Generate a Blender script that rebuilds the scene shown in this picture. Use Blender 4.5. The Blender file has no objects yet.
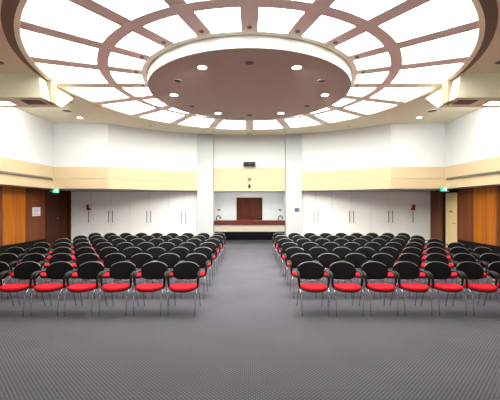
import bpy, bmesh, math, random
from mathutils import Vector
random.seed(7)
SC = bpy.context.scene
COL = SC.collection
PI = math.pi

# ------------------------------------------------------------------ camera
cam_d = bpy.data.cameras.new('camera')
cam = bpy.data.objects.new('camera', cam_d); COL.objects.link(cam)
cam.location = (0, 0, 1.8); cam.rotation_euler = (PI/2, 0, 0)
cam_d.sensor_width = 36; cam_d.lens = 327/500*36
cam_d.shift_x = 0.001; cam_d.shift_y = 0.010
cam_d.clip_start = 0.05
SC.camera = cam
# ------------------------------------------------------------------ world, exposure, light levels
w = bpy.data.worlds.new('world'); SC.world = w; w.use_nodes = True
w.node_tree.nodes['Background'].inputs[0].default_value = (0.9, 0.95, 1, 1)
w.node_tree.nodes['Background'].inputs[1].default_value = 0.02
SC.view_settings.view_transform = 'Standard'; SC.view_settings.look = 'None'
SC.view_settings.gamma = 1; SC.view_settings.use_curve_mapping = False
SC.view_settings.exposure = 0.94
PANEL_L = 5.6        # luminous ceiling
LAMP_L = 12.0        # downlight lenses
TROUGH_L = 14.0       # beam light boxes

def area(name, loc, rot, sx, sy, watts, col=(1, .97, .93)):
    l = bpy.data.lights.new(name, 'AREA'); l.shape = 'RECTANGLE'; l.size = sx; l.size_y = sy; l.energy = watts; l.color = col
    o = bpy.data.objects.new(name, l); COL.objects.link(o); o.location = loc; o.rotation_euler = rot
    return o
# wide fill light added behind the viewpoint; the wall there has no windows
area('rear_fill_light', (0, -4.85, 2.4), (PI/2, 0, 0), 15, 4.2, 170)
# wall-washing lamps in the two small downlights by the upper corners
for sx in (-1, 1):
    l = bpy.data.lights.new('wall_washer', 'SPOT'); l.energy = 45; l.spot_size = math.radians(150); l.spot_blend = 1; l.shadow_soft_size = .08; l.color = (1, .98, .93)
    o = bpy.data.objects.new('wall_washer', l); COL.objects.link(o); o.location = (sx*6.2, 11.3, 4.9); o.rotation_euler = (math.radians(20), sx*math.radians(18), 0)
# the beams of the six lit downlights in the hanging disc
for k in range(6):
    a = math.radians(30+60*k)
    l = bpy.data.lights.new('downlight_beam', 'SPOT'); l.energy = 245; l.spot_size = math.radians(150); l.spot_blend = .6; l.shadow_soft_size = .1; l.color = (1, .98, .95)
    o = bpy.data.objects.new('downlight_beam', l); COL.objects.link(o); o.location = (2*math.sin(a), 8.66+2*math.cos(a), 4.69); o.rotation_euler = (math.radians(26), 0, -math.copysign(math.radians(38), math.sin(a)))
# strip lamps on the far side of the two beams, turned to the side walls
for sx in (-1, 1):
    area('beam_strip_lamp', (sx*6.3, 9.95, 4.9), (math.radians(22), sx*math.radians(-42), 0), .25, 1.2, 36, (1, .99, .95))
# strip lamp inside the counter recess, behind the header
area('recess_lamp', (0, 15.45, 2.42), (math.radians(25), 0, 0), 3.0, .12, 20)

# ------------------------------------------------------------------ materials
def lin(c):
    return tuple(((v/255)/12.92 if v/255 <= 0.04045 else ((v/255+0.055)/1.055)**2.4) for v in c) + (1,)
def mat(name, rgb, rough=0.6, metal=0.0, spec=0.5, emit=None, var=0.0, scale=8, stretch=(1,1,1), bump=0.0):
    m = bpy.data.materials.new(name); m.use_nodes = True
    nt = m.node_tree; b = nt.nodes['Principled BSDF']
    b.inputs['Base Color'].default_value = lin(rgb)
    b.inputs['Roughness'].default_value = rough
    b.inputs['Metallic'].default_value = metal
    b.inputs['Specular IOR Level'].default_value = spec
    if emit:
        b.inputs['Emission Color'].default_value = lin(rgb) if emit[0] is None else lin(emit[0])
        b.inputs['Emission Strength'].default_value = emit[1]
    if var or bump:
        tc = nt.nodes.new('ShaderNodeTexCoord'); mp = nt.nodes.new('ShaderNodeMapping')
        mp.inputs['Scale'].default_value = stretch
        nz = nt.nodes.new('ShaderNodeTexNoise'); nz.inputs['Scale'].default_value = scale
        nz.inputs['Detail'].default_value = 4
        nt.links.new(tc.outputs['Object'], mp.inputs[0]); nt.links.new(mp.outputs[0], nz.inputs['Vector'])
        if var:
            mx = nt.nodes.new('ShaderNodeMix'); mx.data_type = 'RGBA'
            a = lin(rgb)
            mx.inputs[6].default_value = tuple(v*(1-var) for v in a[:3])+(1,)
            mx.inputs[7].default_value = tuple(min(1, v*(1+var)) for v in a[:3])+(1,)
            nt.links.new(nz.outputs['Fac'], mx.inputs[0]); nt.links.new(mx.outputs[2], b.inputs['Base Color'])
        if bump:
            bp = nt.nodes.new('ShaderNodeBump'); bp.inputs['Strength'].default_value = bump
            bp.inputs['Distance'].default_value = 0.01
            nt.links.new(nz.outputs['Fac'], bp.inputs['Height']); nt.links.new(bp.outputs[0], b.inputs['Normal'])
    return m

def wood(name, dark, light, rough=0.35, grain=(14, 14, 0.5), board=None):
    """vertical grain wood; board = width of the vertical boards in metres"""
    m = bpy.data.materials.new(name); m.use_nodes = True
    nt = m.node_tree; b = nt.nodes['Principled BSDF']
    b.inputs['Roughness'].default_value = rough; b.inputs['Specular IOR Level'].default_value = .25
    tc = nt.nodes.new('ShaderNodeTexCoord'); mp = nt.nodes.new('ShaderNodeMapping')
    mp.inputs['Scale'].default_value = grain
    nz = nt.nodes.new('ShaderNodeTexNoise'); nz.inputs['Scale'].default_value = 1.0
    nz.inputs['Detail'].default_value = 6; nz.inputs['Distortion'].default_value = 0.6
    cr = nt.nodes.new('ShaderNodeValToRGB')
    cr.color_ramp.elements[0].position = 0.3; cr.color_ramp.elements[0].color = lin(dark)
    cr.color_ramp.elements[1].position = 0.72; cr.color_ramp.elements[1].color = lin(light)
    nt.links.new(tc.outputs['Object'], mp.inputs[0]); nt.links.new(mp.outputs[0], nz.inputs['Vector'])
    nt.links.new(nz.outputs['Fac'], cr.inputs[0])
    out = cr.outputs[0]
    if board:
        sx = nt.nodes.new('ShaderNodeSeparateXYZ'); nt.links.new(tc.outputs['Object'], sx.inputs[0])
        ad = nt.nodes.new('ShaderNodeMath'); ad.operation = 'ADD'
        nt.links.new(sx.outputs[0], ad.inputs[0]); nt.links.new(sx.outputs[1], ad.inputs[1])
        dv = nt.nodes.new('ShaderNodeMath'); dv.operation = 'DIVIDE'; dv.inputs[1].default_value = board
        nt.links.new(ad.outputs[0], dv.inputs[0])
        fl = nt.nodes.new('ShaderNodeMath'); fl.operation = 'FLOOR'; nt.links.new(dv.outputs[0], fl.inputs[0])
        wn = nt.nodes.new('ShaderNodeTexWhiteNoise'); wn.noise_dimensions = '1D'
        nt.links.new(fl.outputs[0], wn.inputs['W'])
        mr = nt.nodes.new('ShaderNodeMapRange'); mr.inputs[3].default_value = 0.86; mr.inputs[4].default_value = 1.1
        nt.links.new(wn.outputs['Value'], mr.inputs[0])
        ml = nt.nodes.new('ShaderNodeVectorMath'); ml.operation = 'SCALE'
        nt.links.new(out, ml.inputs[0]); nt.links.new(mr.outputs[0], ml.inputs['Scale'])
        out = ml.outputs[0]
    nt.links.new(out, b.inputs['Base Color'])
    return m

def carpet():
    m = bpy.data.materials.new('carpet'); m.use_nodes = True
    nt = m.node_tree; b = nt.nodes['Principled BSDF']
    b.inputs['Roughness'].default_value = 0.95; b.inputs['Specular IOR Level'].default_value = 0.15
    tc = nt.nodes.new('ShaderNodeTexCoord'); mp = nt.nodes.new('ShaderNodeMapping')
    mp.inputs['Rotation'].default_value = (0, 0, PI/4); mp.inputs['Scale'].default_value = (1, 1, 0)
    vo = nt.nodes.new('ShaderNodeTexVoronoi'); vo.voronoi_dimensions = '2D'
    vo.inputs['Scale'].default_value = 32; vo.inputs['Randomness'].default_value = 0.0
    nt.links.new(tc.outputs['Object'], mp.inputs[0]); nt.links.new(mp.outputs[0], vo.inputs['Vector'])
    cr = nt.nodes.new('ShaderNodeValToRGB')
    e = cr.color_ramp.elements
    e[0].position = 0.20; e[0].color = lin((106, 104, 112))
    e[1].position = 0.34; e[1].color = lin((76, 74, 82))
    nt.links.new(vo.outputs['Distance'], cr.inputs[0])
    nz = nt.nodes.new('ShaderNodeTexNoise'); nz.inputs['Scale'].default_value = 1.3; nz.inputs['Detail'].default_value = 5
    nt.links.new(tc.outputs['Object'], nz.inputs['Vector'])
    mr = nt.nodes.new('ShaderNodeMapRange'); mr.inputs[3].default_value = 0.82; mr.inputs[4].default_value = 1.18
    nt.links.new(nz.outputs['Fac'], mr.inputs[0])
    ml = nt.nodes.new('ShaderNodeVectorMath'); ml.operation = 'SCALE'
    nt.links.new(cr.outputs[0], ml.inputs[0]); nt.links.new(mr.outputs[0], ml.inputs['Scale'])
    nt.links.new(ml.outputs[0], b.inputs['Base Color'])
    bp = nt.nodes.new('ShaderNodeBump'); bp.inputs['Strength'].default_value = 0.3; bp.inputs['Distance'].default_value = 0.004
    bp.invert = True
    nt.links.new(vo.outputs['Distance'], bp.inputs['Height']); nt.links.new(bp.outputs[0], b.inputs['Normal'])
    return m

M = {
 'carpet': carpet(),
 'wall': mat('white_plaster', (208, 211, 211), 0.85, var=0.015, scale=2),
 'pillar': mat('pillar_plaster', (186, 189, 190), 0.85, var=0.015, scale=2),
 'apron': mat('counter_front_paint', (180, 170, 154), 0.7, var=0.02),
 'post': mat('beam_post_paint', (146, 134, 113), 0.8, var=0.02),
 'ceil': mat('ceiling_paint', (230, 228, 202), 0.85, var=0.015, scale=2),
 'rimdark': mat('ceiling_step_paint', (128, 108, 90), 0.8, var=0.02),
 'rib': mat('rib_paint', (240, 240, 230), 0.7, var=0.02),
 'disc': mat('disc_paint', (176, 176, 162), 0.7, var=0.02),
 'band': mat('cream_panel', (200, 180, 144), 0.6, var=0.02, scale=3),
 'cup': mat('cupboard_laminate', (246, 245, 242), 0.5, var=0.01, scale=2),
 'gap': mat('shadow_gap', (90, 86, 80), 0.8, var=0.02),
 'handle': mat('brushed_handle', (120, 118, 118), 0.35, metal=0.8, var=0.03),
 'orange': wood('orange_veneer', (158, 84, 8), (190, 110, 14), board=0.28),
 'brown': wood('brown_veneer', (92, 42, 14), (128, 68, 28), board=0.28),
 'door': wood('dark_door_veneer', (58, 22, 10), (80, 34, 16), rough=.5),
 'reddoor': wood('mahogany', (56, 20, 4), (80, 34, 10), rough=.75, grain=(9, 9, 1.2)),
 'counter': wood('counter_wood', (72, 28, 20), (98, 44, 32), grain=(1, 14, 14)),
 'black': mat('black_skirting', (12, 12, 14), 0.7, spec=0.2, var=0.1),
 'plastic': mat('black_plastic', (14, 15, 17), 0.5, spec=0.25, var=0.08, scale=30),
 'meshback': mat('black_back_fabric', (11, 13, 16), 0.7, spec=0.15, var=0.15, scale=120, bump=0.2),
 'red': mat('red_fabric', (186, 16, 34), 0.85, spec=0.2, var=0.08, scale=60, bump=0.15),
 'chrome': mat('chrome', (180, 180, 184), 0.25, metal=1.0, var=0.02),
 'trim': mat('grey_edge_tube', (150, 148, 142), 0.35, metal=0.5, var=0.03),
 'lit': mat('luminous_panel', (255, 250, 244), 0.5, emit=((250, 252, 243), PANEL_L)),
 'lamp': mat('downlight_lens', (255, 250, 240), 0.4, emit=((255, 246, 232), LAMP_L)),
 'trough': mat('light_box_lens', (255, 250, 235), 0.4, emit=((255, 244, 222), TROUGH_L)),
 'grille': mat('dark_grille', (74, 62, 54), 0.6, var=0.1, scale=60),
 'white': mat('white_metal', (218, 215, 208), 0.5, var=0.01),
 'rail': mat('grey_rail', (108, 100, 88), 0.5, var=0.05),
 'cream': mat('cream_door_paint', (232, 208, 150), 0.55, var=0.02),
 'green': mat('exit_green', (30, 160, 120), 0.4, emit=((30, 165, 125), 0.5)),
 'exitwhite': mat('exit_white', (235, 250, 245), 0.4, emit=((225, 255, 245), 1.0)),
 'paper': mat('paper', (232, 230, 236), 0.8, var=0.02),
 'ink': mat('grey_print', (140, 138, 148), 0.8, var=0.05),
 'redbox': mat('alarm_red', (168, 30, 34), 0.4, var=0.05),
 'blue': mat('blue_plate', (50, 72, 112), 0.5, var=0.05),
 'slate': mat('dark_slate', (52, 56, 66), 0.5, var=0.05),
 'bronze': mat('bronze', (120, 92, 56), 0.4, metal=0.5, var=0.05),
}

# ------------------------------------------------------------------ mesh helpers
def box(bm, x0, x1, y0, y1, z0, z1):
    v = [bm.verts.new(p) for p in ((x0,y0,z0),(x1,y0,z0),(x1,y1,z0),(x0,y1,z0),(x0,y0,z1),(x1,y0,z1),(x1,y1,z1),(x0,y1,z1))]
    for f in ((0,3,2,1),(4,5,6,7),(0,1,5,4),(1,2,6,5),(2,3,7,6),(3,0,4,7)):
        bm.faces.new([v[i] for i in f])
def prism(bm, pts, z0, z1):
    a = [bm.verts.new((x, y, z0)) for x, y in pts]; b = [bm.verts.new((x, y, z1)) for x, y in pts]
    n = len(pts)
    bm.faces.new(a[::-1]); bm.faces.new(b)
    for i in range(n): bm.faces.new((a[i], a[(i+1)%n], b[(i+1)%n], b[i]))
def loft(bm, rings, cap=True):
    vs = [[bm.verts.new(p) for p in r] for r in rings]
    n = len(rings[0])
    for a, b in zip(vs, vs[1:]):
        for i in range(n): bm.faces.new((a[i], a[(i+1)%n], b[(i+1)%n], b[i]))
    if cap:
        bm.faces.new(vs[0][::-1]); bm.faces.new(vs[-1])
def tube(bm, pts, r, seg=8, ry=None, up=Vector((0,0,1))):
    pts = [Vector(p) for p in pts]; rings = []
    rs = r if isinstance(r, (list, tuple)) else [r]*len(pts)
    ry = ry or [None]*len(pts)
    if not isinstance(ry, (list, tuple)): ry = [ry]*len(pts)
    for i, p in enumerate(pts):
        t = (pts[min(i+1, len(pts)-1)] - pts[max(i-1, 0)]).normalized()
        u = up if abs(t.dot(up)) < 0.95 else Vector((0,1,0))
        s = t.cross(u).normalized(); q = s.cross(t).normalized()
        b_ = ry[i] or rs[i]
        rings.append([p + s*(rs[i]*math.cos(2*PI*k/seg)) + q*(b_*math.sin(2*PI*k/seg)) for k in range(seg)])
    loft(bm, rings)
def smooth_path(pts, n=5):
    P = [Vector(p) for p in pts]; P = [P[0]*2-P[1]] + P + [P[-1]*2-P[-2]]; out = []
    for i in range(1, len(P)-2):
        for k in range(n):
            t = k/n; a, b, c, d = P[i-1], P[i], P[i+1], P[i+2]
            out.append(0.5*((2*b)+(c-a)*t+(2*a-5*b+4*c-d)*t*t+(3*b-a-3*c+d)*t**3))
    out.append(P[-2]); return out
def cyl(bm, c, r, z0, z1, seg=32, r1=None):
    r1 = r if r1 is None else r1
    loft(bm, [[(c[0]+q*math.cos(2*PI*k/seg), c[1]+q*math.sin(2*PI*k/seg), z) for k in range(seg)] for q, z in ((r, z0), (r1, z1))])
def revolve(bm, cx, cy, prof, seg=160, a0=0, a1=2*PI):
    full = abs(a1-a0-2*PI) < 1e-6
    n = seg if full else seg+1
    rows = [[bm.verts.new((cx+r*math.sin(a0+(a1-a0)*k/seg), cy+r*math.cos(a0+(a1-a0)*k/seg), z)) for r, z in prof] for k in range(n)]
    m = len(prof)
    for k in range(seg if full else seg):
        a, b = rows[k], rows[(k+1) % n]
        for j in range(m): bm.faces.new((a[j], a[(j+1)%m], b[(j+1)%m], b[j]))
    if not full:
        bm.faces.new(rows[0]); bm.faces.new(rows[-1][::-1])
def NB(): return bmesh.new()
def obj(name, bm, m, parent=None, smooth=False, bevel=0, subsurf=0, loc=None):
    bmesh.ops.recalc_face_normals(bm, faces=bm.faces)
    me = bpy.data.meshes.new(name); bm.to_mesh(me); bm.free()
    me.materials.append(M[m] if isinstance(m, str) else m)
    if smooth:
        for p in me.polygons: p.use_smooth = True
        if smooth != 'all':
            try: me.set_sharp_from_angle(angle=math.radians(40))
            except Exception: pass
    o = bpy.data.objects.new(name, me); COL.objects.link(o)
    if parent: o.parent = parent
    if loc: o.location = loc
    if bevel:
        b = o.modifiers.new('bevel', 'BEVEL'); b.width = bevel; b.segments = 2; b.limit_method = 'ANGLE'
    return o
def tag(o, label, cat, group=None, kind=None):
    o['label'] = label; o['category'] = cat
    if group: o['group'] = group
    if kind: o['kind'] = kind
    return o
def thing(name, label, cat, loc=(0,0,0), rz=0, group=None):
    o = bpy.data.objects.new(name, None); COL.objects.link(o); o.empty_display_size = 0.1
    o.location = loc; o.rotation_euler = (0, 0, rz)
    return tag(o, label, cat, group)
def struct(name, bm, m, label, cat, **k):
    o = obj(name, bm, m, **k); return tag(o, label, cat, kind='structure')
def bx(*a):
    bm = NB(); box(bm, *a); return bm
SN = {-1: 'left', 1: 'right'}

# ------------------------------------------------------------------ dimensions
ZC = 5.0; ZS = 2.45            # ceiling; underside of the overhanging upper walls
XW = 8.4; XU = 7.7             # lower side walls; upper side walls
YB = -5.0; YC = 15.1; YK = 15.62   # wall behind; cupboard fronts; wall behind cupboards
CX, CY = 0.0, 8.66             # centre of the luminous ceiling

# ------------------------------------------------------------------ floor and ceiling
struct('floor', bx(-XW-.1, XW+.1, YB-.1, 17.0, -.1, 0), 'carpet', 'dark grey carpet with a small pale dotted pattern', 'floor')
bm = NB()
x0, x1, y0, y1 = -XW-.1, XW+.1, YB-.1, YK+.1
angs = sorted([2*PI*k/160 for k in range(160)] + [math.atan2(x-CX, y-CY) % (2*PI) for x in (x0, x1) for y in (y0, y1)])
lo, hi = [], []
for a in angs:
    s, c = math.sin(a), math.cos(a)
    t = min([v for v in ((x1-CX)/s if s > 1e-9 else 1e9, (x0-CX)/s if s < -1e-9 else 1e9, (y1-CY)/c if c > 1e-9 else 1e9, (y0-CY)/c if c < -1e-9 else 1e9)])
    lo.append((bm.verts.new((CX+5.24*s, CY+5.24*c, ZC)), bm.verts.new((CX+t*s, CY+t*c, ZC))))
    hi.append((bm.verts.new((CX+5.24*s, CY+5.24*c, ZC+.12)), bm.verts.new((CX+t*s, CY+t*c, ZC+.12))))
n = len(angs)
for i in range(n):
    j = (i+1) % n
    bm.faces.new((lo[i][0], lo[j][0], lo[j][1], lo[i][1])); bm.faces.new((hi[i][0], hi[i][1], hi[j][1], hi[j][0]))
    bm.faces.new((lo[i][0], hi[i][0], hi[j][0], lo[j][0])); bm.faces.new((lo[i][1], lo[j][1], hi[j][1], hi[i][1]))
struct('ceiling', bm, 'ceil', 'off-white ceiling around the large round opening', 'ceiling')

# ------------------------------------------------------------------ walls
R_ARC, C_ARC = 8.12, 6.93
def upper_path(s):
    p = [(s*XU, YB), (s*XU, 12.85), (s*5.56, 12.85)]
    a0 = math.atan2(5.56, 12.85-C_ARC); a1 = math.atan2(2.36, 14.7-C_ARC)
    for k in range(1, 17):
        a = a0+(a1-a0)*k/16
        p.append((s*R_ARC*math.sin(a), C_ARC+R_ARC*math.cos(a)))
    p[-1] = (s*2.365, 14.71)
    return p
def offset(path, d, s):
    """offset a path towards the inside of the hall"""
    out = []
    for i, p in enumerate(path):
        a = Vector(path[max(i-1, 0)]); b = Vector(path[i]); c = Vector(path[min(i+1, len(path)-1)])
        n1 = (b-a); n2 = (c-b)
        if n1.length < 1e-6: n1 = n2
        if n2.length < 1e-6: n2 = n1
        n1 = Vector((n1.y, -n1.x)).normalized(); n2 = Vector((n2.y, -n2.x)).normalized()
        if s > 0: n1, n2 = -n1, -n2
        m = (n1+n2).normalized(); m = m/max(0.4, m.dot(n1))
        out.append((b.x+m.x*d, b.y+m.y*d))
    return out
BOARDS = [(-5.0, -1.0, 'brown'), (-1.0, 2.6, 'orange'), (2.6, 5.2, 'brown'), (5.2, 7.6, 'orange'), (7.6, 9.9, 'brown'), (9.9, 11.08, 'brown'), (11.08, 12.22, 'orange'), (12.22, 13.12, 'brown')]
for s in (-1, 1):
    sd = SN[s]
    up = upper_path(s)
    bm = NB()
    prism(bm, up + [(s*2.365, YK), (s*(XW+.1), YK), (s*(XW+.1), YB)], ZS, ZC)
    box(bm, min(s*XW, s*(XW+.1)), max(s*XW, s*(XW+.1)), YB, YK, 0, ZS)
    wl = struct('wall_'+sd, bm, 'wall', f'{sd} wall, white upper part overhanging the wood panelling below', 'wall')
    # cream band in two boards with a groove between them
    for nme, z0, z1 in ((1, ZS-.005, 2.822), (2, 2.838, 3.30)):
        bm = NB(); prism(bm, offset(up, .022, s) + offset(up, -.01, s)[::-1], z0, z1)
        struct(f'trim_{nme + (0 if s < 0 else 2)}', bm, 'band', f'{"lower" if nme==1 else "upper"} cream board of the band round the {sd} side of the hall', 'trim')
    # dark linear rail along the side band
    bm = NB()
    xs = sorted((s*(XU-.02), s*(XU-.075)))
    box(bm, xs[0], xs[1], YB+.1, 12.68, 2.775, 2.855)
    tag(obj('wall_rail', bm, 'rail', bevel=.01), f'long thin grey rail fixed along the cream band of the {sd} wall', 'rail')
    # wood boards of the lower side wall
    for (a, b, mm) in BOARDS:
        xs = sorted((s*XW, s*(XW-.03)))
        obj('wood_panel', bx(xs[0], xs[1], a+.006, b-.006, 0.42, ZS), mm, wl)
    xs = sorted((s*XW, s*(XW-.03)))
    obj('wood_panel', bx(xs[0], xs[1], 14.34 if s < 0 else 14.19, YC, 0, ZS), 'reddoor' if s < 0 else 'brown', wl)
    xs = sorted((s*(XW-.031), s*(8.245 if s < 0 else 8.365))); obj('wood_post', bx(xs[0], xs[1], YC-.02, YC+.04, 0, ZS-.01), 'reddoor' if s < 0 else 'brown', wl)
    if s < 0: obj('wood_panel', bx(-XW, -XW+.03, 13.126, 13.42, 0.42, ZS), 'brown', wl)
    xs = sorted((s*XW, s*(XW-.05)))
    struct('baseboard_'+sd, bx(xs[0], xs[1], YB, 13.44 if s < 0 else 13.12, 0, 0.42), 'black', f'tall black skirting along the {sd} wood panelled wall', 'baseboard')
    # end wall behind the cupboards
bm = NB()
for s in (-1, 1):
    xs = sorted((s*1.86, s*(XW+.1))); box(bm, xs[0], xs[1], YK, YK+.1, 0, ZC)
    xs = sorted((s*1.86, s*1.96)); box(bm, xs[0], xs[1], 15.42, 16.95, 0, 2.6)
box(bm, -1.645, 1.645, 15.05, 15.25, ZS, ZC)
box(bm, -1.86, 1.86, 15.25, 16.95, ZS, 2.6)
box(bm, -1.86, 1.86, 16.87, 16.97, 0, ZS)
struct('wall_back', bm, 'wall', 'white end wall with the recess over the wooden counter', 'wall')
struct('wall_front', bx(-XW-.1, XW+.1, YB-.1, YB, 0, ZC), 'wall', 'plain white wall behind the viewpoint', 'wall')
for i, (z0, z1) in enumerate(((ZS-.005, 2.85), (2.862, 3.50))):
    struct(f'trim_{5+i}', bx(-1.64, 1.64, 15.03, 15.052, z0, z1), 'band', f'{("lower","upper")[i]} cream board over the counter recess', 'trim')
struct('baseboard_back', bx(-1.86, 1.86, 16.84, 16.87, 0, .62), 'black', 'black skirting at the back of the counter recess', 'baseboard')
for s in (-1, 1):
    xs = sorted((s*1.645, s*2.36)); bm = NB()
    box(bm, xs[0], xs[1], 14.74, 15.42, 0, 2.44); box(bm, xs[0]+.008, xs[1]-.008, 14.75, 15.41, 2.44, 2.452); box(bm, xs[0], xs[1], 14.74, 15.42, 2.452, ZC)
    struct(f'trim_{7 if s<0 else 8}', bm, 'pillar', f'white square pillar on the {SN[s]} of the counter recess', 'pillar')

# doors at the far ends of the side walls
d1 = struct('door_1', bx(-XW, -XW+.025, 13.5, 14.28, 0, 2.22), 'door', 'dark brown wooden door at the far end of the left wall', 'door')
bm = NB(); tube(bm, [(-XW+.02, 14.2, 1.24), (-XW+.07, 14.2, 1.24)], .03, 12); obj('door_knob', bm, 'chrome', d1, smooth=True)
bm = NB(); box(bm, -XW, -XW+.05, 13.43, 13.5, 0, ZS); box(bm, -XW, -XW+.05, 14.28, 14.34, 0, ZS); box(bm, -XW, -XW+.05, 13.5, 14.28, 2.22, ZS)
obj('door_frame', bm, 'door', d1)
d2 = struct('door_2', bx(XW-.045, XW, 13.17, 13.93, 0, 2.3), 'cream', 'narrow cream door at the far end of the right wall', 'door')
bm = NB(); tube(bm, [(XW-.04, 13.27, 1.05), (XW-.09, 13.27, 1.05)], .014, 10); tube(bm, [(XW-.09, 13.26, 1.05), (XW-.09, 13.39, 1.05)], .012, 8)
obj('door_handle', bm, 'chrome', d2, smooth=True)
obj('sign_plate', bx(XW-.05, XW-.044, 13.45, 13.66, 1.5, 1.55), 'bronze', d2)
bm = NB(); box(bm, XW-.035, XW, 13.13, 13.165, 0, ZS); box(bm, XW-.03, XW, 13.935, 14.18, 0, ZS); box(bm, XW-.03, XW, 13.165, 13.935, 2.305, ZS)
obj('door_frame', bm, 'black', d2)

# double door in the recess
d3 = struct('door_3', bx(-.63, .63, 16.80, 16.87, 2.135, 2.185), 'reddoor', 'mahogany double door behind the counter', 'door')
bm = NB(); box(bm, -.66, -.60, 16.79, 16.87, .62, 2.185); box(bm, .60, .66, 16.79, 16.87, .62, 2.185); obj('door_frame', bm, 'reddoor', d3)
for s in (-1, 1):
    xs = sorted((s*.001, s*.60)); lf = obj('door_leaf', bx(xs[0], xs[1], 16.82, 16.87, .62, 2.135), 'reddoor', d3)
    bm = NB(); box(bm, xs[0]+.1, xs[1]-.1, 16.812, 16.825, 1.28, 2.03); box(bm, xs[0]+.1, xs[1]-.1, 16.812, 16.825, .7, 1.18)
    obj('raised_panel', bm, 'reddoor', lf, bevel=.008)

# ------------------------------------------------------------------ luminous ceiling
lc = thing('luminous_ceiling', 'huge round luminous ceiling with radial ribs and glowing white panels', 'ceiling light', (CX, CY, ZC))
def rel(name, bm, m, parent, **k):     # built in world coordinates, parented to a thing at a location
    o = obj(name, bm, m, parent, **k)
    p = parent; off = Vector((0,0,0))
    while p: off += p.location; p = p.parent
    o.location = -off
    return o
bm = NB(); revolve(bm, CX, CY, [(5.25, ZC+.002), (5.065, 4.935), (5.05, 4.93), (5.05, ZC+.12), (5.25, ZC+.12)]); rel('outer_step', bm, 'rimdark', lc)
bm = NB(); revolve(bm, CX, CY, [(5.065, 4.925), (4.985, 4.945), (4.97, 4.955), (4.97, ZC+.1), (5.065, ZC+.1)]); rel('rim', bm, 'ceil', lc)
for i in range(20):
    a0 = 2*PI*i/20; a1 = a0+2*PI/20
    for r0, r1 in ((2.60, 3.54), (3.56, 4.965)):
        bm = NB(); revolve(bm, CX, CY, [(r0, 5.02), (r1, 5.02), (r1, 5.04), (r0, 5.04)], seg=6, a0=a0+.001, a1=a1-.001)
        rel('light_panel', bm, 'lit', lc)
for i in range(20):
    a = 2*PI*i/20; s, c = math.sin(a), math.cos(a); h = .15
    bm = NB()
    def P(r, o): return (CX+r*s+o*c, CY+r*c-o*s)
    prism(bm, [P(2.6, -h), P(4.975, -h-.015), P(4.975, h+.015), P(2.6, h)], 4.965, 5.018)
    rb = rel('rib', bm, 'rib', lc)
    bm = NB(); cyl(bm, P(2.84, 0), .045, 4.955, 4.968, 16); rel('rib_end_shade', bm, 'bronze', rb)  # small brown disc stands in for the shading at the rib end
bm = NB(); revolve(bm, CX, CY, [(3.43, 4.962), (3.67, 4.962), (3.67, 5.018), (3.43, 5.018)], seg=120); rel('ring_rib', bm, 'rib', lc)
bm = NB(); revolve(bm, CX, CY, [(2.605, 4.955), (2.72, 4.955), (2.72, 5.018), (2.605, 5.018)], seg=120); rel('inner_ring', bm, 'rib', lc)
bm = NB(); revolve(bm, CX, CY, [(0.01, 5.06), (5.24, 5.06), (5.24, 5.1), (0.01, 5.1)], seg=80); rel('backing', bm, 'white', lc)

dc = thing('ceiling_disc', 'large mauve-brown round disc hung in the middle of the luminous ceiling', 'ceiling disc', (CX, CY, 4.72))
bm = NB(); cyl(bm, (CX, CY), 2.576, 4.72, 4.735, 128); rel('underside', bm, 'disc', dc)
bm = NB(); revolve(bm, CX, CY, [(2.576, 4.735), (2.576, 4.97), (2.60, 4.97), (2.60, 5.02), (2.45, 5.02), (2.45, 4.735)], seg=128); rel('side_band', bm, 'white', dc)

# lamps and speakers in the disc
place = {30: 'far right', 90: 'rightmost', 150: 'near right', 210: 'near left', 270: 'leftmost', 330: 'far left'}
for a, wd in place.items():
    p = (CX+2.0*math.sin(math.radians(a)), CY+2.0*math.cos(math.radians(a)))
    t = thing('downlight', f'glowing round downlight in the hanging disc, {wd} of its six', 'downlight', (p[0], p[1], 4.72), 0, 'lit downlights in the ceiling disc')
    bm = NB(); revolve(bm, p[0], p[1], [(.095, 4.708), (.12, 4.712), (.12, 4.72), (.095, 4.72)], seg=32); rel('bezel', bm, 'white', t)
    bm = NB(); cyl(bm, p, .095, 4.712, 4.7195, 32); rel('lens', bm, 'lamp', t)
place = {0: 'farthest', 60: 'far right', 120: 'near right', 180: 'nearest', 240: 'near left', 300: 'far left'}
for a, wd in place.items():
    p = (CX+1.96*math.sin(math.radians(a)), CY+1.96*math.cos(math.radians(a)))
    t = thing('ceiling_speaker', f'dark round speaker grille in the hanging disc, {wd} of its six', 'speaker', (p[0], p[1], 4.72), 0, 'dark grilles in the ceiling disc')
    bm = NB(); revolve(bm, p[0], p[1], [(.09, 4.709), (.105, 4.713), (.105, 4.72), (.09, 4.72)], seg=28); rel('bezel', bm, 'disc', t)
    bm = NB(); cyl(bm, p, .09, 4.713, 4.7195, 28); rel('grille', bm, 'grille', t)

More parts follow.
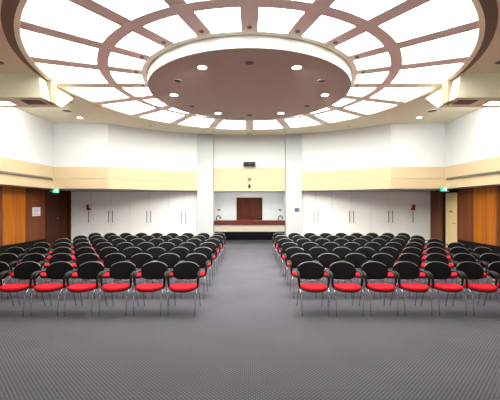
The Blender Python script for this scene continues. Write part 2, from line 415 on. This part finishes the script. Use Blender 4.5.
# ------------------------------------------------------------------ ceiling beams each side
for s in (-1, 1):
    sd = SN[s]
    t = thing('ceiling_beam', f'boxed beige beam under the ceiling on the {sd}, ending at the round opening', 'beam', (s*6.3, 8.3, 4.4))
    bm = NB()
    prof = [(7.92, ZC), (7.90, 4.4), (8.70, 4.4), (9.66, ZC)]
    A = [bm.verts.new((s*XU, y, z)) for y, z in prof]; B = [bm.verts.new((s*(5.00 if z < 4.9 else 5.12), y, z)) for y, z in prof]
    bm.faces.new(A); bm.faces.new(B[::-1])
    for i in range(4): bm.faces.new((A[i], A[(i+1)%4], B[(i+1)%4], B[i]))
    rel('beam_body', bm, 'ceil', t)
    bm = NB(); xs = sorted((s*4.975, s*5.13)); box(bm, xs[0], xs[1], 8.20, 8.45, 4.39, 4.99); rel('end_post', bm, 'post', t)
    bm = NB(); xs = sorted((s*5.2, s*5.68)); box(bm, xs[0], xs[1], 8.1, 8.42, 4.388, 4.405)
    tag(obj('air_grille', bm, 'grille'), f'dark rectangular air grille under the {sd} ceiling beam', 'vent')
    t2 = thing('light_box', f'bright flat light box under the {sd} ceiling beam', 'light', (s*6.7, 8.3, 4.39))
    xs = sorted((s*6.0, s*7.5)); bm = NB(); box(bm, xs[0]+.02, xs[1]-.02, 8.17, 8.43, 4.385, 4.4); rel('lens', bm, 'trough', t2)
    bm = NB(); box(bm, xs[0], xs[1], 8.14, 8.17, 4.375, 4.4); box(bm, xs[0], xs[1], 8.43, 8.46, 4.375, 4.4)
    box(bm, xs[0], xs[0]+.02, 8.17, 8.43, 4.375, 4.4); box(bm, xs[1]-.02, xs[1], 8.17, 8.43, 4.375, 4.4); rel('frame', bm, 'white', t2)
    # fittings in the outer ceiling
    def recess(x, y, r, name, label, cat, inner):
        q = thing(name, label, cat, (s*x, y, ZC), 0, 'round fittings in the outer ceiling')
        bm = NB(); revolve(bm, s*x, y, [(r*.8, ZC-.012), (r, ZC-.006), (r, ZC), (r*.8, ZC)], seg=28); rel('bezel', bm, 'white', q)
        bm = NB(); cyl(bm, (s*x, y), r*.8, ZC-.008, ZC-.0005, 28); rel('lens' if inner == 'lamp' else 'grille', bm, inner, q)
    recess(6.2, 11.1, .18, 'ceiling_speaker', f'dark round grille in the ceiling just beyond the {sd} beam', 'speaker', 'grille')
    recess(6.2, 11.95, .1, 'downlight', f'small lit downlight in the ceiling near the upper {sd} corner', 'downlight', 'lamp')
    recess(5.62, 7.3, .14, 'ceiling_speaker', f'dark round grille in the ceiling on the near side of the {sd} beam', 'speaker', 'grille')
    recess(5.55, 10.1, .09, 'ceiling_speaker', f'small dark fitting between the {sd} beam and the round opening', 'fitting', 'grille')
    recess(4.0, 13.2, .06, 'sprinkler_plate', f'tiny round plate in the ceiling above the {sd} curved wall', 'fitting', 'grille')
    recess(1.55, 14.15, .06, 'sprinkler_plate', f'tiny round plate in the ceiling before the {sd} pillar', 'fitting', 'grille')
bm = NB(); box(bm, -.11, .11, 14.6, 14.66, 4.86, 5.0); box(bm, -.09, .09, 14.5, 14.6, 4.97, 5.0)
tag(obj('screen_bracket', bm, 'white', bevel=.005), 'small pale bracket hanging from the ceiling over the counter recess', 'bracket')

# ------------------------------------------------------------------ cupboards
edges = [8.24, 7.30, 6.40, 5.52, 4.64, 3.73, 3.03, 2.365]
units = [((0, 1), 'single-door unit next to the corner'), ((1, 3), 'double-door unit beside the single door'),
         ((3, 5), 'middle double-door unit'), ((5, 7), 'narrow double-door unit beside the pillar')]
for s in (-1, 1):
    if s > 0: edges = [8.36, 7.42, 6.50, 5.60, 4.70, 3.78, 3.06, 2.365]
    for (i, j), wd in units:
        xa, xb = sorted((s*edges[i], s*edges[j]))
        t = thing('wall_cupboard', f'tall white cupboard on the {SN[s]}, {wd}', 'cupboard', ((xa+xb)/2, YC+.25, 0), 0, f'tall white cupboards along the {SN[s]} of the end wall')
        bm = NB(); box(bm, xa+.001, xb-.001, YC+.02, YK-.01, 0, ZS-.005); rel('body', bm, 'gap', t)
        for k in range(i, j):
            da, db = sorted((s*edges[k], s*edges[k+1]))
            bm = NB(); box(bm, da+.005, db-.005, YC, YC+.02, .06, ZS-.02)
            d = rel('door', bm, 'cup', t)
            # handle sits at the side where the pair meets
            if j-i == 1: hx = s*(edges[1]+.11)
            else: hx = s*(edges[i+1] + (.09 if k == i else -.09))
            bm = NB()
            tube(bm, [(hx, YC-.045, .98), (hx, YC-.045, 1.53)], .017, 8)
            for z in (1.03, 1.48): tube(bm, [(hx, YC, z), (hx, YC-.045, z)], .009, 6)
            rel('handle', bm, 'handle', d, smooth=True)

# ------------------------------------------------------------------ counter
t = thing('service_counter', 'dark red-brown wooden counter top across the recess in the end wall', 'counter', (0, 15.3, 0))
bm = NB(); box(bm, -1.64, 1.64, 15.02, 15.62, 1.04, 1.08); rel('counter_top', bm, 'counter', t, bevel=.008)
bm = NB(); box(bm, -1.64, 1.64, 15.03, 15.07, .90, 1.04); rel('front_board', bm, 'counter', t)
bm = NB(); box(bm, -1.64, 1.64, 15.10, 15.14, .57, .90); rel('front_panel', bm, 'apron', t)
for s in (-1, 1):
    # small arched desk lamp on the counter: base, bent stem, shade
    x = s*1.44
    q = thing('desk_lamp', f'tiny dark arched lamp standing on the {SN[s]} end of the counter', 'lamp', (x, 15.2, 1.08), 0, 'arched lamps on the counter')
    bm = NB(); cyl(bm, (x, 15.2), .07, 1.08, 1.10, 24, .06); rel('base', bm, 'bronze', q, smooth=True)
    bm = NB(); tube(bm, smooth_path([(x-.095, 15.2, 1.095), (x-.10, 15.2, 1.2), (x-.06, 15.2, 1.28), (x+.02, 15.2, 1.295), (x+.085, 15.2, 1.24), (x+.10, 15.2, 1.17)]), .026, 8); tube(bm, [(x-.095, 15.2, 1.09), (x, 15.2, 1.092)], .012, 8); rel('stem', bm, 'grille', q, smooth=True)
    bm = NB(); cyl(bm, (x+.085, 15.2), .05, 1.17, 1.245, 20, .028); rel('shade', bm, 'grille', q, smooth=True)
    bm = NB(); x = s*1.58; box(bm, x-.08, x+.08, 16.82, 16.87, 1.52, 1.58); box(bm, x-.04, x+.04, 16.80, 16.82, 1.50, 1.55)
    tag(obj('wall_light', bm, 'bronze', bevel=.008), f'small brownish fitting on the recess wall above the {SN[s]} counter lamp', 'fitting', 'fittings above the counter lamps')

# equipment on the centre wall
t = thing('projector', 'black box projector mounted high on the white wall over the recess', 'projector', (0, 14.95, 3.66))
bm = NB(); box(bm, -.27, .27, 14.84, 15.02, 3.57, 3.76); rel('body', bm, 'plastic', t, bevel=.02)
bm = NB(); 
loft(bm, [[(0+.045*math.cos(2*PI*k/20), y, 3.66+.045*math.sin(2*PI*k/20)) for k in range(20)] for y in (14.81, 14.85)]); rel('lens', bm, 'slate', t)
bm = NB(); box(bm, -.09, .09, 14.98, 15.05, 3.50, 3.82); rel('mount', bm, 'white', t)
t = thing('wall_spotlight', 'small bronze spotlight on the upper cream board over the recess', 'spotlight', (0, 14.98, 2.98))
bm = NB(); box(bm, -.04, .04, 15.0, 15.03, 2.93, 3.03); rel('bracket', bm, 'bronze', t)
bm = NB(); loft(bm, [[(r*math.cos(2*PI*k/20), y, 2.98+r*.75*math.sin(2*PI*k/20)) for k in range(20)] for y, r in ((14.90, .085), (15.0, .05))]); rel('head', bm, 'bronze', t, smooth=True)
t = thing('motion_sensor', 'small black sensor on the lower cream board over the recess', 'sensor', (0, 15.0, 2.66))
bm = NB(); box(bm, -.05, .05, 14.98, 15.03, 2.58, 2.74); rel('body', bm, 'plastic', t, bevel=.012)
bm = NB(); box(bm, -.03, .03, 14.965, 14.98, 2.6, 2.66); rel('window', bm, 'slate', t, bevel=.008)
t = thing('wall_plate', 'small blue and black plate on the pillar right of the recess', 'sign', (2.15, 14.73, 1.58))
bm = NB(); box(bm, 2.04, 2.16, 14.725, 14.74, 1.50, 1.66); rel('blue_half', bm, 'blue', t)
bm = NB(); box(bm, 2.16, 2.25, 14.72, 14.74, 1.50, 1.66); rel('dark_half', bm, 'slate', t)
bm = NB(); box(bm, 2.18, 2.20, 14.715, 14.722, 1.54, 1.62); rel('button', bm, 'white', t)

# wall fittings each side
for s in (-1, 1):
    sd = SN[s]
    t = thing('fire_alarm', f'red fire alarm box on the {sd} single cupboard above its handle', 'fire alarm', (-7.42 if s < 0 else 7.54, YC, 1.68), 0, 'red fire alarm boxes')
    x = -7.42 if s < 0 else 7.54
    bm = NB(); box(bm, x-.10, x+.10, YC-.05, YC, 1.56, 1.82); rel('case', bm, 'redbox', t, bevel=.012)
    bm = NB(); box(bm, x-.02, x+.06, YC-.056, YC-.048, 1.62, 1.74); rel('call_point', bm, 'slate', t)
    xx = sorted((x+.03, x+.11)) if s < 0 else sorted((x-.11, x-.06)); bm = NB(); box(bm, xx[0], xx[1], YC-.058, YC-.045, 1.66, 1.8); rel('white_plate', bm, 'paper', t)
    # exit sign: green box, white running figure and door
    x = s*7.58 + (.02 if s < 0 else 0); zb = 2.27 if s < 0 else 2.33
    t = thing('exit_sign', f'green illuminated exit sign with white running figure on the {sd}', 'exit sign', (x, 12.78, zb), 0, 'green exit signs')
    bm = NB(); box(bm, x-.12, x+.12, 12.74, 12.80, zb, zb+.17); rel('case', bm, 'green', t, bevel=.006)
    bm = NB(); y = 12.737
    def bar(p, q, r): tube(bm, [(x+p[0], y, zb+p[1]), (x+q[0], y, zb+q[1])], r, 6, ry=[.003, .003])
    bar((-.03, .075), (-.01, .12), .012); bar((-.03, .075), (.0, .05), .008); bar((0, .05), (-.005, .025), .007)
    bar((-.03, .075), (-.06, .05), .008); bar((-.06, .05), (-.09, .05), .007); bar((-.012, .115), (.02, .10), .006); bar((-.015, .115), (-.05, .10), .006)
    loft(bm, [[(x-.002+.013*math.cos(2*PI*k/12), yy, zb+.14+.013*math.sin(2*PI*k/12)) for k in range(12)] for yy in (y-.003, y+.003)])
    box(bm, x+.05, x+.09, y-.003, y+.003, zb+.025, zb+.145)
    rel('running_figure', bm, 'exitwhite', t)
    bm = NB(); box(bm, x-.03, x+.03, 12.79, 12.83, zb+.08, zb+.165); rel('bracket', bm, 'slate', t)
    bm = NB()
    xm = s*8.1
    box(bm, xm-.12, xm+.12, 13.4, 13.55, ZS-.13, ZS-.005)
    t = thing('emergency_light', f'small dark emergency light under the overhang by the {sd} exit sign', 'emergency light', (xm, 13.45, ZS-.13), 0, 'emergency lights by the exit signs')
    rel('case', bm, 'slate', t, bevel=.015)
    bm = NB(); box(bm, xm-.08, xm+.08, 13.39, 13.40, ZS-.11, ZS-.05); rel('lens', bm, 'paper', t)
# notice on the left panelling
t = thing('notice', 'white paper notice pinned to the brown panelling of the left wall', 'notice', (-XW+.03, 12.85, 1.5))
bm = NB(); box(bm, -XW+.03, -XW+.036, 12.60, 13.08, 1.37, 1.71); rel('sheet', bm, 'paper', t)
bm = NB()
for k in range(5): box(bm, -XW+.036, -XW+.0375, 12.65, 13.03 - .05*(k % 3), 1.42+.055*k, 1.435+.055*k)
rel('print', bm, 'ink', t)

# ------------------------------------------------------------------ chairs
def make_chair():
    t = thing('conference_chair', '', 'chair')
    # seat cushion
    bm = NB(); rings = []
    def plan(sc, z, n=36, e=2.7, hw=.232, y0=-.25, y1=.21):
        r = []
        cy = (y0+y1)/2; hl = (y1-y0)/2
        for k in range(n):
            a = 2*PI*k/n; c, s_ = math.cos(a), math.sin(a)
            x = hw*sc*math.copysign(abs(c)**(2/e), c); y = cy + hl*sc*math.copysign(abs(s_)**(2/e), s_)
            if y < cy: x *= 1 - .16*((cy-y)/hl)**2
            r.append((x, y, z - .036*(y-y0)/(y1-y0) + .012*(x/hw)**2 - (.018*max(0, (cy-y)/hl)**2)))
        return r
    for sc, z in ((.93, .425), (.985, .432), (1.0, .447), (.985, .463), (.93, .474), (.78, .479), (.45, .476), (.1, .474)): rings.append(plan(sc, z))
    loft(bm, rings); obj('seat', bm, 'red', t, smooth='all')
    bm = NB(); loft(bm, [plan(.80, .400), plan(.93, .408), plan(.965, .426), plan(.93, .43)]); obj('seat_shell', bm, 'plastic', t, smooth='all')
    # backrest
    def byz(x, z): return .215 + (z-.5)*.26 - .55*x*x
    zc = .655; N = 40
    out = []
    for k in range(N):
        a = 2*PI*k/N; c, s_ = math.cos(a), math.sin(a)
        if s_ >= 0: x, z = .238*math.copysign(abs(c)**.92, c), zc + .14*abs(s_)**.95
        else: x, z = .238*math.copysign(abs(c)**(2/4.2), c)*(1-.17*abs(s_)), zc - .157*abs(s_)**(2/4.2)
        out.append((x, z))
    bm = NB(); th = .013
    rings = []
    for f, d in ((.05, -th), (.5, -th), (.9, -th), (.98, -th*.7), (1.0, 0), (.98, th*.7), (.9, th), (.5, th), (.05, th)):
        rings.append([(x*f, byz(x*f, zc+(z-zc)*f)+d, zc+(z-zc)*f) for x, z in out])
    loft(bm, rings); obj('backrest', bm, 'meshback', t, smooth='all')
    bm = NB(); pts = [(x*1.0, byz(x, z), z+.002) for x, z in out[3:18]]
    tube(bm, pts, .0065, 6); obj('back_edge_tube', bm, 'trim', t, smooth='all')  # thin grey tube along the top edge of the backrest
    bm = NB()
    for s in (-1, 1):
        tube(bm, smooth_path([(s*.17, .10, .412), (s*.17, .19, .42), (s*.168, .225, .47), (s*.165, .235, .60)]), .009, 8)
    tube(bm, [(-.168, .228, .485), (.168, .228, .485)], .008, 8); tube(bm, [(-.20, 0, .408), (.20, 0, .408)], .009, 8)
    obj('back_frame', bm, 'chrome', t, smooth='all')
    for s in (-1, 1):
        bm = NB()
        p = smooth_path([(s*.222, .232, .625), (s*.243, .16, .652), (s*.25, .06, .655), (s*.25, -.02, .632), (s*.248, -.06, .575), (s*.244, -.06, .50), (s*.234, -.05, .425)], 4)
        n = len(p); wd = [.013 + .011*math.sin(min(1, k/(n*.35))*PI/2) for k in range(n)]; wd = [v if k < n*.62 else max(.014, v-.010*(k-n*.62)/(n*.38)) for k, v in enumerate(wd)]
        tube(bm, p, wd, 10, ry=[.014]*n, up=Vector((0, .25, 1)).normalized())
        obj('armrest', bm, 'plastic', t, smooth='all')
        bm = NB(); tube(bm, smooth_path([(s*.215, -.20, .0), (s*.224, -.18, .28), (s*.230, -.15, .37), (s*.230, -.08, .415), (s*.205, .0, .412)]), .0082, 8)
        obj('leg', bm, 'chrome', t, smooth='all')
        bm = NB(); tube(bm, smooth_path([(s*.222, .36, .0), (s*.212, .26, .28), (s*.205, .17, .39), (s*.195, .10, .412), (s*.19, .0, .412)]), .0082, 8)
        obj('leg', bm, 'chrome', t, smooth='all')
    return t
rows = ['front', 'second', 'third', 'fourth', 'fifth', 'sixth', 'back']
seats = ['first', 'second', 'third', 'fourth', 'fifth', 'sixth', 'seventh', 'eighth', 'ninth']
chair = make_chair(); kids = list(chair.children); used = False
for s in (-1, 1):
    for r in range(7):
        for k in range(9):
            if used:
                c = chair.copy(); COL.objects.link(c)
                for q in kids:
                    d = q.copy(); COL.objects.link(d); d.parent = c
            else: c = chair; used = True
            x0 = (-1.10 if s < 0 else 1.07)
            c.location = (x0 + s*k*.556 + random.uniform(-.004, .004), 5.49 + r*1.0 + random.uniform(-.008, .008), 0)
            c.rotation_euler = (0, 0, random.uniform(-.007, .007))
            c['label'] = f'black armchair with red seat, {rows[r]} row {SN[s]} of the aisle, {seats[k]} from the aisle'
            c['group'] = f'red-seated chairs {SN[s]} of the aisle'
